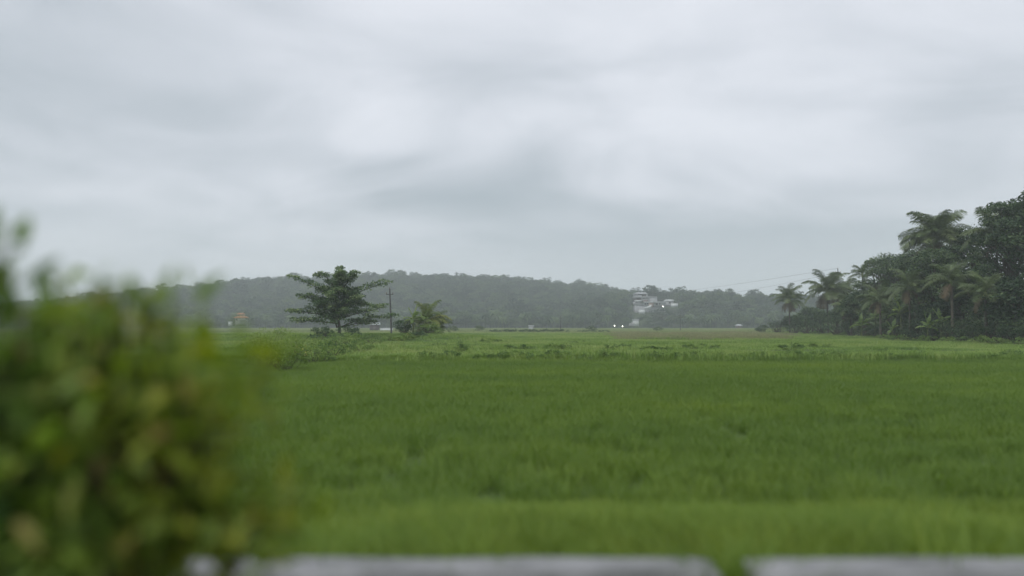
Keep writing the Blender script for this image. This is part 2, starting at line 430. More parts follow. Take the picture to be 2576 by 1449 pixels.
def jgrid(x0, x1, y0, y1, s, half=None, jit=0.5):
    X, Y = np.meshgrid(np.arange(x0, x1, s), np.arange(y0, y1, s))
    p = np.stack([X.ravel(), Y.ravel()], 1) + rng.uniform(-jit * s, jit * s, (X.size, 2))
    if half: p = p[np.abs(p[:, 0]) < half * p[:, 1] + 9]
    return p
def on_ground(p): return np.concatenate([p, ground_z(p[:, 0], p[:, 1])[:, None] - 0.01], 1)

# verge on the embankment slope
p = jgrid(-16, 16, 4.75, 11.2, 0.34, 0.9)
p = p[p[:, 1] < 9.6 + 0.9 * wave(p[:, 0], p[:, 1], 0.8, 31) + rng.normal(0, .35, len(p))]
pt = on_ground(p)
scatter('verge_grass', pt, [blade_patch('verge_clump', 240, 0.55, 0.32, 0.009, 0.9, M['verge'], 10 + i, 0.06) for i in range(4)], M['verge'],
        np.clip(0.85 + 0.4 * wave(p[:, 0], p[:, 1], 0.9, 12), 0.45, 1.5), 'yellow green grass on the slope behind the concrete parapet')
# paddy
p = jgrid(-46, 48, 8.6, 46.2, 0.72, 0.80)
p = p[p[:, 1] > 9.3 + 0.9 * wave(p[:, 0], p[:, 1], 0.8, 31) + rng.normal(0, .35, len(p))]
pt = on_ground(p)
scatter('paddy', pt, [blade_patch('paddy_clump', 420, 1.0, 0.36, 0.010, 0.8, M['paddy'], 30 + i, 0.07) for i in range(4)], M['paddy'],
        np.clip(0.95 + 0.16 * wave(p[:, 0], p[:, 1], 0.22, 13), 0.6, 1.3), 'even dark green paddy in front of the field bund')
# meadow
p = jgrid(-190, 120, 45.6, 205, 1.35, 0.86)
keep = p[:, 0] < grove_edge(p[:, 1]) + 7
p = p[keep]
pt = on_ground(p)
s = np.clip(0.8 + 0.55 * wave(p[:, 0] * 0.5, p[:, 1], 0.35, 14), 0.35, 1.9)
s *= np.where(np.abs(p[:, 1] - 46.5) < 1.6, 1.35, 1)
scatter('meadow_grass', pt, [blade_patch('meadow_clump', 200, 1.8, 0.42, 0.026, 0.7, M['meadow'], 40 + i, 0.13) for i in range(5)], M['meadow'], np.stack([np.ones_like(s), np.ones_like(s), s], 1),
        'rough light green grass beyond the field bund')
p = jgrid(-480, 480, 200, 560, 4.2, 0.80)
p = p[p[:, 0] < np.where(p[:, 1] < 290, grove_edge(p[:, 1]) + 12, 1e9)]
pt = on_ground(p)
s = np.clip(0.8 + 0.5 * wave(p[:, 0] * 0.3, p[:, 1], 0.12, 15), 0.3, 1.8)
scatter('far_grass', pt, [blade_patch('far_clump', 170, 5.6, 0.5, 0.10, 0.6, M['far_meadow'], 50 + i, 0.4) for i in range(4)], M['far_meadow'], np.stack([np.ones_like(s), np.ones_like(s), s], 1),
        'pale far grass below the wooded hill')
# brown sedge patch
p = jgrid(15, 75, 112, 205, 1.3)
q1 = p[:, 0] / p[:, 1] * F + 1288
keep = (q1 > 1540 + 25 * wave(p[:, 0], p[:, 1], 0.2, 16)) & (q1 < 1990 + 30 * wave(p[:, 0], p[:, 1], 0.2, 17)) & (rng.uniform(0, 1, len(p)) < 0.6) & (p[:, 0] < grove_edge(p[:, 1]) - 2)
p = p[keep]
scatter('dry_sedge', on_ground(p), [blade_patch('sedge_clump', 170, 1.7, 0.8, 0.022, 0.4, M['sedge'], 60 + i, 0.16) for i in range(3)], M['sedge'],
        np.clip(0.8 + 0.35 * wave(p[:, 0], p[:, 1], 0.4, 18), 0.4, 1.4), 'brownish dry sedge patch in the green field left of the grove')

# ------------------------------------------------------------------ foliage builders
def clump_leaves(geo, c, R, n, L, W, r, tint=0.5, spread=0.22, flat=1.0, up=0.6, droop=0.0, round_leaf=False):
    """leaves spread through an ellipsoid c, R"""
    u = r.normal(size=(n, 3)); u /= np.linalg.norm(u, axis=1)[:, None]
    u[:, 2] = np.where(u[:, 2] < -0.35, -u[:, 2] * 0.6, u[:, 2])
    rad = r.uniform(0.25, 1.0, n) ** 0.5
    pos = np.asarray(c) + u * rad[:, None] * np.asarray(R)
    nr = u * (1 - up) + np.array([[0, 0, up]]) + r.normal(0, 0.35, (n, 3))
    d = np.cross(nr, r.normal(size=(n, 3))) + u * 0.5
    d[:, 2] -= droop
    tt = np.clip(r.normal(tint, spread, n), 0, 1)
    geo.leaves(pos, d, nr, L * r.uniform(0.6, 1.25, n), W * r.uniform(0.7, 1.25, n), tt, round_leaf)
def crown_clumps(r, n, center, R, size, low=-0.5):
    out = []
    while len(out) < n:
        u = r.normal(size=3); u /= np.linalg.norm(u)
        if u[2] < low: continue
        k = r.uniform(0.35, 1.0) ** 0.6
        out.append((np.asarray(center) + u * k * np.asarray(R) * (1 - size * 0.4), size * r.uniform(0.7, 1.3)))
    return out
def make_tree(name, loc, H, Wd, seed, label, cat='tree', group=None, mat='leaf_grove', leaf=0.42, n_clump=48, per=150, base=0.12, trunk_r=None, tint=0.5, lean=0.0):
    r = np.random.default_rng(seed)
    t = empty(name, loc, 0)
    cz = H * (base + 1) / 2; R = np.array([Wd / 2, Wd / 2, H * (1 - base) / 2])
    cl = crown_clumps(r, n_clump, (lean, 0, cz), R, 0.30)
    wood = Geo(); tr = trunk_r or H * 0.022
    top = np.array([lean * 0.8, 0, H * 0.72])
    tp = curve((0, 0, -0.4), top, 0, 6, H * 0.012, r)
    wood.tube(tp, np.linspace(tr, tr * 0.35, 6), 7)
    leaves = Geo()
    for c, k in cl:
        s0 = tp[r.integers(2, 5)]
        e = np.asarray(c)
        wood.tube(curve(s0, e, -H * 0.02, 4, H * 0.01, r), np.linspace(tr * 0.4, tr * 0.08, 4), 4)
        rr = k * Wd * 0.62
        clump_leaves(leaves, c, (rr, rr, rr * 0.62), per, leaf, leaf * 0.55, r, tint + r.normal(0, 0.13))
    wood.build('trunk', M['bark'], t, True)
    leaves.build('crown', M[mat], t)
    return tag(t, label, cat, group)
def make_shrub(name, loc, H, Wd, seed, label, group=None, mat='leaf_shrub', leaf=0.14, n_clump=18, per=70, tint=0.5, cat='bush', dep=None):
    r = np.random.default_rng(seed)
    t = empty(name, loc, r.uniform(0, 6.28) if dep is None else 0)
    dep = dep or Wd
    leaves, wood = Geo(), Geo()
    for c, k in crown_clumps(r, n_clump, (0, 0, H * 0.42), (Wd / 2, dep / 2, H * 0.55), 0.34, -0.45):
        c[2] = max(c[2], 0.06 * H)
        wood.tube(curve((r.normal(0, Wd * .05), r.normal(0, Wd * .05), -0.1), c, 0, 4, H * 0.02, r), np.linspace(H * 0.016, H * 0.005, 4), 4)
        rr = k * min(Wd, H * 1.6) * 0.5
        clump_leaves(leaves, c, (rr, rr, rr * 0.75), per, leaf, leaf * 0.5, r, tint + r.normal(0, 0.14))
    wood.build('stem', M['bark'], t)
    leaves.build('foliage', M[mat], t)
    return tag(t, label, cat, group)

# palm fronds, grown along +X from the origin, length 1
def frond_mesh(name, arch, droop, mat, seed, n=40, width=0.016):
    r = np.random.default_rng(seed)
    tt = np.linspace(0, 1, 12)
    ang = arch - (arch + droop) * tt ** 1.25
    dx = np.cos(ang); dz = np.sin(ang)
    P = np.stack([np.cumsum(dx) / 12 - dx[0] / 12, 0 * tt, np.cumsum(dz) / 12 - dz[0] / 12], 1)
    geo = Geo().tube(P, np.linspace(0.012, 0.003, 12), 4, 0.7)
    f = np.linspace(0.16, 0.99, n)
    bp = np.stack([np.interp(f, tt, P[:, k]) for k in range(3)], 1)
    tg = np.stack([np.interp(f, tt, dx), 0 * f, np.interp(f, tt, dz)], 1)
    ln = 0.27 * np.sin(np.pi * np.clip(f * 0.86 + 0.12, 0, 1)) ** 0.6 + 0.03
    for sgn in (-1, 1):
        L = ln * r.uniform(0.8, 1.15, n)
        d = tg * 0.55 + np.array([[0, sgn * 0.85, 0.12]]) + r.normal(0, 0.09, (n, 3))
        d /= np.linalg.norm(d, axis=1)[:, None]
        mid = bp + d * (L * 0.5)[:, None]
        d2 = d + np.array([[0, 0, -0.95]]) + r.normal(0, 0.1, (n, 3)); d2 /= np.linalg.norm(d2, axis=1)[:, None]
        tip = mid + d2 * (L * 0.55)[:, None]
        w = tg * width
        v = np.stack([bp - w * .5, bp + w * .5, mid + w * .5, mid - w * .5, tip + w * .12, tip - w * .12], 1)
        k = np.arange(n)[:, None] * 6
        geo.add(v.reshape(-1, 3), np.concatenate([k + np.array([[0, 1, 2, 3]]), k + np.array([[3, 2, 4, 5]])]), np.repeat(np.clip(r.normal(0.5, 0.2, n), 0, 1), 6))
    return geo.mesh(name, mat)
FR = {}
for key, mt in (('green', 'frond'), ('yellow', 'frond_yellow'), ('dead', 'frond_dead')):
    FR[key] = [frond_mesh('frond', a, d, M[mt], 70 + i) for i, (a, d) in enumerate(((1.15, 0.1), (0.6, 0.7), (0.25, 1.0), (-0.2, 1.25)))]
def make_palm(name, loc, H, R, seed, label, group=None, nf=32, dead=2, lean=(0, 0), colour='green', cat='palm', trunk_r=0.17):
    r = np.random.default_rng(seed)
    t = empty(name, loc)
    top = np.array([lean[0], lean[1], H])
    if H > 0.8:
        tp = curve((0, 0, -0.5), top, 0, 12)
        bend = np.sin(np.linspace(0, np.pi, 12)); tp[:, 0] += bend * lean[0] * 0.25
        rad = np.linspace(trunk_r * 1.25, trunk_r * 0.8, 12) * (1 + 0.06 * np.cos(np.arange(12) * np.pi))
        Geo().tube(tp, rad, 8).build('trunk', M['palm_bark'], t, True)
        Geo().tube([top - [0, 0, .5], top - [0, 0, .1], top + [0, 0, .35]], [trunk_r, trunk_r * 1.5, trunk_r * .5], 8).build('crownshaft', M['frond_yellow'], t, True)
    for i in range(nf + dead):
        isdead = i >= nf
        f = i / max(nf - 1, 1)
        kind = 3 if isdead else (0 if f < 0.28 else 1 if f < 0.62 else 2)
        me = FR['dead' if isdead else colour][kind]
        o = bpy.data.objects.new('frond', me)
        o.location = tuple(top)
        el = r.normal(0.0, 0.12) + (0.40 * (1 - f) if not isdead else r.uniform(-0.5, 0.1))
        o.rotation_euler = (r.normal(0, 0.25), -el, i * 2.39996 + r.normal(0, 0.15))
        s = R * (r.uniform(0.85, 1.12) if not isdead else 0.75) * 1.12
        o.scale = (s, s * r.uniform(.9, 1.1), s)
        link(o, t)
    return tag(t, label, cat, group)
def banana_leaf(name, arch, droop, seed):
    r = np.random.default_rng(seed)
    n = 14; tt = np.linspace(0, 1, n)
    ang = arch - (arch + droop) * tt ** 1.4
    P = np.stack([np.cumsum(np.cos(ang)), 0 * tt, np.cumsum(np.sin(ang))], 1) / n
    P -= P[0]
    w = 0.15 * np.sin(np.pi * np.clip((tt - 0.14) / 0.88, 0.001, 1)) ** 0.55
    w[tt < 0.15] = 0.012
    geo = Geo(); geo.tube(P, np.linspace(0.012, 0.003, n), 4, 0.75)
    for sgn in (-1, 1):
        for i in range(1, n - 1):                                       # torn strips between the ribs
            k0, k1 = r.uniform(0.85, 1.1, 2); dz = r.uniform(-0.05, 0.02)
            v = [P[i], P[i + 1], P[i + 1] + [0, sgn * w[i + 1] * k1, -abs(w[i + 1]) * 0.35 + dz], P[i] + [0.004, sgn * w[i] * k0, -abs(w[i]) * 0.35 + dz]]
            geo.add(v, [(0, 1, 2, 3)], float(np.clip(r.normal(0.5, 0.14), 0, 1)))
    return geo.mesh(name, M['banana'])
BL = [banana_leaf('banana_leaf', a, d, 90 + i) for i, (a, d) in enumerate(((1.35, -0.9), (1.1, 0.1), (0.8, 0.7), (0.45, 1.0)))]
def make_banana(name, loc, H, L, seed, label, n=8, group=None):
    r = np.random.default_rng(seed)
    t = empty(name, loc)
    Geo().tube(curve((0, 0, -0.2), (r.normal(0, .1), 0, H), 0, 6), np.linspace(H * 0.07 + .04, 0.05, 6), 8).build('stem', M['banana_stem'], t, True)
    for i in range(n):
        o = bpy.data.objects.new('leaf', BL[min(3, int(i / n * 4))])
        o.location = (0, 0, H * (0.97 - 0.1 * i / n))
        o.rotation_euler = (r.normal(0, 0.2), r.normal(0, 0.1), i * 2.4 + r.normal(0, .2) + 0.6)
        s = L * r.uniform(0.85, 1.1); o.scale = (s, s, s)
        link(o, t)
    return tag(t, label, 'banana plant', group)

# ------------------------------------------------------------------ wooded hill (reads as one mass)
def forest_proto(name, H, Wd, seed, leaf=0.8, n_clump=18, per=44, base=0.1, tint=0.5):
    r = np.random.default_rng(seed); lv = Geo()
    for c, k in crown_clumps(r, n_clump, (0, 0, H * (1 + base) / 2), (Wd / 2, Wd / 2, H * (1 - base) / 2), 0.32):
        rr = k * Wd * 0.6
        clump_leaves(lv, c, (rr, rr, rr * 0.65), per, leaf, leaf * 0.6, r, tint + r.normal(0, 0.15))
    lv.tube([(0, 0, -1), (0, 0, H * 0.7)], [H * .025, H * .01], 4, 0.0)
    return lv.mesh(name, M['leaf_forest'])
def palm_proto(name, H, R, seed):
    r = np.random.default_rng(seed); geo = Geo()
    geo.tube([(0, 0, -1), (0.2, 0, H * .5), (0, 0, H)], [.22, .17, .14], 5, 0.9)
    for i in range(20):
        a = i * 2.4; el = 0.9 - 1.5 * i / 20
        d = np.array([math.cos(a), math.sin(a), 0])
        P = [np.array([0, 0, H]) + d * (R * s * math.cos(el * (1 - s))) + np.array([0, 0, R * (math.sin(el) * s - 0.75 * s * s)]) for s in (0, .35, .7, 1)]
        sd = np.array([-d[1], d[0], 0]) * 0.5
        for j in range(3):
            for sg in (-1, 1):
                w0, w1 = (0.3, 1, 0.9, .1)[j], (0.3, 1, 0.9, .1)[j + 1]
                geo.add([P[j], P[j + 1], P[j + 1] + sg * sd * w1 - [0, 0, .4 * w1], P[j] + sg * sd * w0 - [0, 0, .4 * w0]], [(0, 1, 2, 3)], float(np.clip(r.normal(.65, .2), 0, 1)))
    return geo.mesh(name, M['leaf_forest'])
CLEAR = [(1578, 1672, 505, 600), (1662, 1712, 525, 610), (580, 628, 478, 540), (1585, 1612, 470, 510), (1535, 1574, 440, 492)]
p = jgrid(-760, 780, 462, 905, 7.2, 0.80, 0.55)
q1 = p[:, 0] / p[:, 1] * F + 1288
hz = hill_z(p[:, 0], p[:, 1])
keep = (hz > -1.15) | ((p[:, 1] < 520) & (p[:, 1] > 468 + 8 * wave(p[:, 0], p[:, 1], 0.03, 21)))
for a, b, c, d in CLEAR: keep &= ~((q1 > a) & (q1 < b) & (p[:, 1] > c) & (p[:, 1] < d))
p = p[keep]; hz = np.maximum(hz[keep], 0.0)
protos = [forest_proto('forest_tree', h, w, 100 + i, tint=tn) for i, (h, w, tn) in enumerate(((9, 9.5, .35), (10, 8, .6), (7, 10, .5), (11, 9, .25), (8, 7.5, .75)))]
scatter('hill_forest', np.concatenate([p, hz[:, None]], 1), protos, M['leaf_forest'], np.clip(rng.normal(0.95, 0.28, len(p)), 0.5, 1.9) * np.where(p[:, 1] < 520, 0.85, 1.0), 'dense dark wood covering the whole hillside')
# coconut palms mixed into the foot of the wood
p = jgrid(-330, 330, 455, 560, 13.0, 0.72, 0.6)
q1 = p[:, 0] / p[:, 1] * F + 1288
keep = np.ones(len(p), bool)
for a, b, c, d in CLEAR: keep &= ~((q1 > a) & (q1 < b) & (p[:, 1] < d))
p = p[keep]
hz = np.maximum(hill_z(p[:, 0], p[:, 1]), 0)
scatter('hill_palms', np.concatenate([p, hz[:, None]], 1), [palm_proto('far_palm', h, 3.6, 120 + i) for i, h in enumerate((8.5, 10, 7))], M['leaf_forest'], rng.uniform(0.8, 1.15, len(p)), 'palms standing in the foot of the hill wood', 0.04)
# the trees that stand out on the skyline are things of their own
sky_trees = [(655, 0.9, 'small rounded tree on the skyline left of the spreading field tree'), (1042, 1.0, 'tree standing up on the skyline right above the leaning field pole'),
             (1098, 1.0, 'pair-like bushy tree on the skyline above the yellow palm clump'), (1165, 1.05, 'tall bushy skyline tree above the highest part of the hill'),
             (1212, 0.95, 'narrow skyline tree right of the hill top'), (1320, 0.85, 'small skyline tree where the hill starts to fall right'), (480, 0.9, 'tree on the low left skyline near the roadside shrub'),
             (1752, 0.9, 'tree on the low right ridge right of the white house'), (1880, 0.9, 'spreading tree on the low right ridge near the grove')]
for i, (px, k, lb) in enumerate(sky_trees):
    D = 852 if px < 1560 else 622
    x = (px - 1288) / F * D
    make_tree('skyline_tree', (x, D, float(hill_z(x, D))), 12.0 * k, 8.5 * k, 140 + i, lb, group='trees standing out on the skyline', mat='leaf_forest', leaf=0.8, n_clump=14, per=40, base=0.3)
make_tree('rounded_tree', (*place(1643, 760, 600)[:2], float(hill_z(*place(1643, 760, 600)[:2]))), 15.0, 17.0, 160, 'large rounded tree right behind the white hillside house', mat='leaf_forest', leaf=0.8, n_clump=34, per=60, base=0.15)
make_tree('dark_tree', (*place(1668, 800, 500)[:2], 0.5), 13.0, 22.0, 161, 'wide dark tree directly below the white hillside house', mat='leaf_forest', leaf=0.75, n_clump=40, per=70, base=0.1, tint=0.3)

# ------------------------------------------------------------------ white house on the hillside
def part_box(name, par, mat, x0, x1, y0, y1, z0, z1): return Geo().box(x0, x1, y0, y1, z0, z1).build(name, M[mat], par)
K = 0.0181
hp = place(1590 + 0.0, 773.6, 560)
hx0, hz0 = hp[0] + 2.1, hp[2]
h = empty('hillside_house', (hx0, 560, hz0))
def X(v): return (v - 320) * K
def Z(v): return (830 - v) * K
part_box('foundation', h, 'roof_grey', X(335), X(1600), 0.5, 9, -6, Z(760))
part_box('wall', h, 'plaster', X(320), X(600), 0, 9, Z(738), Z(585))
part_box('balcony', h, 'white', X(308), X(600), -1.3, 0.4, Z(583), Z(528))
part_box('wall', h, 'roof_brown', X(326), X(600), 1.2, 9, Z(526), Z(412))
part_box('roof_slab', h, 'roof_grey', X(300), X(1250), -0.9, 9.4, Z(410), Z(372))
w = part_box('wall', h, 'plaster', X(322), X(612), 0.2, 8, Z(370), Z(262))
part_box('window', w, 'glass', X(455), X(600), 0.12, 0.5, Z(298), Z(258) - 0.05)
part_box('wall', h, 'roof_brown', X(614), X(870), 1.6, 8, Z(370), Z(268))
r_ = Geo().frustum((X(275), X(890), -0.8, 9), (X(450), X(800), 3, 6), Z(258), Z(192)).build('roof', M['roof_grey'], h)
part_box('water_tank', h, 'white', X(812), X(858), -0.3, 0.5, Z(370), Z(285))
w = part_box('wall', h, 'plaster', X(612), X(930), 0.4, 9, Z(588), Z(412))
part_box('window', w, 'glass', X(640), X(860), 0.3, 0.6, Z(455), Z(424))
w = part_box('wall', h, 'plaster', X(942), X(1262), -0.4, 9, Z(588), Z(414))
part_box('window', w, 'glass', X(1090), X(1225), -0.5, 0.2, Z(584), Z(562))
Geo().frustum((X(590), X(940), -2.4, 1.4), (X(755), X(785), -1.2, 1.0), Z(586), Z(500)).build('porch_roof', M['roof_brown'], h)
part_box('roof_slab', h, 'white', X(665), X(1612), -2.7, 8, Z(622), Z(590))
w = part_box('wall', h, 'plaster', X(1105), X(1596), -1.4, 8, Z(770), Z(624))
part_box('window', w, 'glass', X(1180), X(1270), -1.5, 0, Z(735), Z(655))
part_box('window', w, 'glass', X(1330), X(1370), -1.5, 0, Z(720), Z(650))
part_box('wall', h, 'plaster_pink', X(900), X(1100), -1.6, 8, Z(800), Z(624))
part_box('door', h, 'roof_brown', X(1055), X(1090), -1.75, -1.3, Z(800), Z(690))
part_box('window', h, 'glass', X(730), X(795), -0.6, 1, Z(720), Z(636))
part_box('window', h, 'glass', X(820), X(890), -0.6, 1, Z(700), Z(640))
part_box('wall', h, 'plaster', X(602), X(898), -0.4, 8, Z(745), Z(626))
for px in (352, 470): part_box('pillar', h, 'white', X(px) - .2, X(px) + .2, 0.1, 0.5, Z(870), Z(740))
st = Geo()
for i in range(10):
    st.box(X(640 + i * 34), X(640 + i * 34 + 33), -3.6, -1.8, Z(880), Z(850 - i * 14))
st.build('stair', M['white'], h)
tag(h, 'large white flat-roofed house on the hillside among trees', 'house')
h = empty('small_house', (hx0 + 23.6, 562, hz0 + 2.2))
part_box('wall', h, 'plaster', 0, 6.4, 0, 6, -1.5, 2.9)
Geo().frustum((-0.4, 7.4, -0.7, 6.6), (0.6, 5.6, 1.5, 4.5), 2.9, 3.9).build('roof', M['white'], h)
part_box('window', h, 'glass', 2.6, 4.0, -0.06, 0.2, .8, 2.2)
tag(h, 'small white house with hipped roof right of the large hillside house', 'house')
def wall_thing(px, py, D, L, H, label, rz=0.0):
    p0 = place(px, py, D)
    t = empty('boundary_wall', p0, rz)
    part_box('wall', t, 'white', 0, L, 0, 0.3, -2, H)
    part_box('coping', t, 'plaster', -0.1, L + 0.1, -0.08, 0.38, H, H + 0.12)
    return tag(t, label, 'wall')
wall_thing(1607, 783, 540, 4.6, 1.1, 'short white boundary wall below the large hillside house')
wall_thing(1688, 766.5, 548, 5.2, 1.0, 'white boundary wall right of the small hillside house')
def lamp(px, py, D, H, label, size=0.25):
    p0 = place(px, py, D); p0[2] -= H
    t = empty('lamp', p0)
    Geo().tube([(0, 0, -1.5), (0, 0, H - .1)], [.07, .05], 6).build('post', M['pole'], t)
    Geo().frustum((-size, size, -size, size), (-size*.6, size*.6, -size*.6, size*.6), H + size * .8, H + size * 1.1).build('cap', M['pole'], t)
    Geo().tube([(0, 0, H - size * 1.4), (0, 0, H - size * .6), (0, 0, H + size * .4), (0, 0, H + size * .8)], [size * .5, size, size, size * .6], 8).build('bulb', M['glow'], t)
    return tag(t, label, 'lamp', 'lit lamps below the hill')
lamp(1668, 771, 548, 3, 'lit white lamp at the right end of the large hillside house', 0.22)
lamp(1546, 819.5, 440, 3, 'left one of two lit lamps at the foot of the hill', 0.17)
lamp(1566, 820.5, 440, 3, 'right one of two lit lamps at the foot of the hill', 0.17)

# white shed low on the hill
p0 = place(1594, 813, 485); t = empty('white_shed', p0)
part_box('wall', t, 'white', 0, 3.4, 0, 4, -2, 1.9)
part_box('roof', t, 'roof_grey', -0.2, 3.6, -0.3, 4.3, 1.95, 2.6)
part_box('annex', t, 'plaster', -2.6, -0.02, 0.4, 3, -2, 0.8)
tag(t, 'small pale shed low on the slope below the white house', 'shed')
p0 = place(1330, 823, 400); t = empty('field_hut', p0)
part_box('wall', t, 'plaster', 0, 2.6, 0, 2.2, -2, .55)
part_box('roof', t, 'white', -.2, 2.9, -.3, 2.6, .56, .95)
tag(t, 'tiny white-roofed hut at the foot of the hill in the middle', 'hut')
p0 = place(1852, 822, 430); t = empty('thatched_hut', p0)
part_box('wall', t, 'roof_brown', 0.3, 3.4, 0.3, 2.6, -2, .5)
Geo().frustum((-.2, 4.0, -.2, 3.2), (.9, 2.9, 1.2, 1.8), .5, 1.4).build('roof', M['roof_grey'], t)
tag(t, 'low grey-roofed hut at the foot of the hill left of the grove', 'hut')

# orange roofed house left
p0 = place(586, 808, 500); t = empty('orange_roof_house', p0)
part_box('wall', t, 'plaster', 1.4, 8.0, 0, 6, -3, 2.1)
Geo().frustum((0, 9.6, -1, 7), (2.2, 7.2, 1.5, 4.5), 2.1, 3.4).build('roof', M['roof_orange'], t)
w = part_box('upper_wall', t, 'plaster_yellow', 2.5, 6.4, 1.3, 4.6, 3.0, 4.6)
part_box('window', w, 'glass', 3.0, 3.7, 1.2, 1.5, 3.5, 4.3)
Geo().frustum((1.7, 7.0, .5, 5.4), (3.0, 5.6, 2, 3.8), 4.6, 5.6).build('upper_roof', M['roof_orange'], t)
part_box('porch_roof', t, 'white', 3.8, 9.0, -1.9, 0.2, 0.9, 1.25)
part_box('window', t, 'glass', 2.2, 3.2, -0.06, .2, .4, 1.6)
tag(t, 'house with orange tiled roof and yellow upper floor at the hill foot', 'house')
p0 = place(574, 812, 470); t = empty('pump_house', p0)
part_box('wall', t, 'white', 0, 2.0, 0, 2, -2, .6)
part_box('roof', t, 'roof_grey', -.2, 2.2, -.2, 2.2, .6, .8)
tag(t, 'tiny pale hut left of the orange-roofed house', 'hut')
# white wall and shed behind the tree
p0 = place(956, 828.5, 300); t = empty('white_wall', p0)
part_box('wall', t, 'white', 0, 5.2, 0, .3, -1, .5)
part_box('coping', t, 'plaster', -.1, 5.3, -.08, .38, .5, .6)
tag(t, 'low white wall beyond the tree, left of the leaning pole', 'wall')
p0 = place(930, 828, 303); t = empty('white_roofed_shed', p0)
part_box('wall', t, 'roof_brown', 0, 3.4, 0, 3, -1, 1.7)
Geo().frustum((-.4, 3.9, -.6, 3.6), (-.4, 3.9, 1.2, 1.8), 1.7, 2.7).build('roof', M['white'], t)
part_box('door', t, 'roof_brown', .4, 1.2, -.06, .2, 0, 1.9)
tag(t, 'white-roofed shed half hidden behind the right branches of the tree', 'shed')

# ------------------------------------------------------------------ poles, wires, birds
def pole(px, pyt, D, label, lean=0.0, arms=True, r=0.11):
    x = (px - 1288) / F * D
    z0 = float(ground_z(x, D)); zt = place(px, pyt, D)[2]; H = zt - z0
    t = empty('utility_pole', (x, D, z0))
    Geo().tube([(0, 0, -.5), (lean * .5, 0, H * .5), (lean, 0, H)], [r * 1.25, r, r * .8], 8).build('shaft', M['pole'], t, True)
    if arms:
        a = Geo().box(lean - .62, lean + .62, -.07, .07, H - 1.0, H - .88).build('crossarm', M['pole'], t)
        for s in (-.55, .55):
            Geo().tube([(lean + s, 0, H - .88), (lean + s, 0, H - .72), (lean + s, 0, H - .6)], [.05, .09, .05], 6).build('insulator', M['porcelain'], a)
        Geo().tube([(lean, 0, H), (lean, 0, H + .12), (lean, 0, H + .25)], [.05, .09, .05], 6).build('insulator', M['porcelain'], t)
    return tag(t, label, 'pole', 'utility poles across the field'), np.array([x + lean, D, z0 + H])
pole(986, 727, 130, 'dark slightly leaning pole right of the spreading field tree', -0.42, True, 0.15)
pole(1410, 795, 285, 'thin pole far out in the middle of the field', 0, True, 0.12)
pole(1711, 793, 285, 'thin pole far out in front of the wooded ridge', 0, True, 0.12)
_, pt_top = pole(2110, 676, 172, 'pole top sticking out above the palms of the grove', 0, True, 0.12)
for i, (dz, ex, ey, lb) in enumerate(((0.0, 1560, 745, 'upper faint cable running from the grove across to the hill'), (-1.0, 1700, 752, 'lower faint cable running from the grove across to the hill'))):
    a = pt_top + np.array([0, 0, dz + .1]); b = place(ex, ey, 430)
    tag(Geo().tube(curve(a, b, 1.2, 14), 0.022, 4).build('power_cable', M['wire']), lb, 'cable', 'cables above the field')
def bird(px, py, D, label, roll):
    p0 = place(px, py, D)
    t = empty('bird', p0); t.rotation_euler = (0.15, roll, 0.3)
    b = Geo().tube([(0, -.24, 0), (0, -.18, .02), (0, -.06, .03), (0, .12, .02), (0, .24, 0), (0, .34, -.01)], [.012, .035, .06, .06, .03, .01], 8).build('body', M['feather'], t, True)
    for s in (-1, 1):
        g = Geo()
        prof = [(0, -.09, .11), (.16, -.10, .12), (.32, -.06, .10), (.46, .02, .09), (.52, .08, .09)]
        zs = [.03, .07, .09, .06, .03]
        for (x0, a0, b0), (x1, a1, b1), z0, z1 in zip(prof, prof[1:], zs, zs[1:]):
            for dz in (0, .012):
                g.add([(s*x0, a0, z0+dz), (s*x1, a1, z1+dz), (s*x1, b1, z1), (s*x0, b0, z0)], [(0, 1, 2, 3)])
        g.build('wing', M['feather'], t)
    return tag(t, label, 'bird', 'birds above the hill')
bird(1197, 628, 190, 'left one of two faint birds in the grey sky above the hill', -0.06)
bird(1284, 627, 170, 'right one of two faint birds in the grey sky above the hill', 0.1)

# ------------------------------------------------------------------ the spreading tree in the field
TD = 100.0
def zt(x, y): return (900 + x / 3.22) / 1.42313, (900 + y / 3.22) / 1.42313
def tp_(x, y, dep=0.0):
    a = place(*zt(x, y), TD); return np.array([a[0], TD + dep, a[2]])
root = tp_(1010, 985); gz = float(ground_z(root[0], TD)); root[2] = min(root[2], gz)
tree = empty('spreading_tree', root)
limbs = [[(1000,830),(800,812),(640,800),(510,828)], [(1005,780),(800,720),(600,700),(400,695)], [(1000,700),(850,620),(700,540),(560,515)],
         [(1000,600),(850,470),(700,380),(500,312)], [(1000,500),(930,380),(850,290),(750,270)], [(1000,420),(1000,300),(1000,192)],
         [(1000,480),(1100,380),(1160,280),(1235,262)], [(1000,620),(1150,500),(1350,420),(1560,348)], [(1000,700),(1150,640),(1320,600)],
         [(1005,780),(1200,720),(1400,680),(1530,640)], [(1010,880),(1200,800),(1400,765),(1640,755)], [(1010,880),(1200,830),(1420,830)],
         [(1000,560),(900,480),(820,430)], [(1000,560),(1100,500),(1200,460)], [(1000,720),(880,680),(760,640)], [(1000,660),(1120,600),(1250,540)], [(1000,780),(900,770),(800,760)]]
r = np.random.default_rng(5)
wood, lv, pale = Geo(), Geo(), Geo()
trunk = np.array([tp_(*q) for q in ((1010,985),(1014,880),(1004,790),(1000,650),(1000,450),(1000,280))]) - root
trunk[0, 2] = -0.4
wood.tube(trunk, [.24, .2, .17, .13, .09, .05], 9)
wood.tube(np.array([tp_(985, 880, .2), tp_(960, 820, .4), tp_(930, 700, .6)]) - root, [.12, .09, .05], 6)
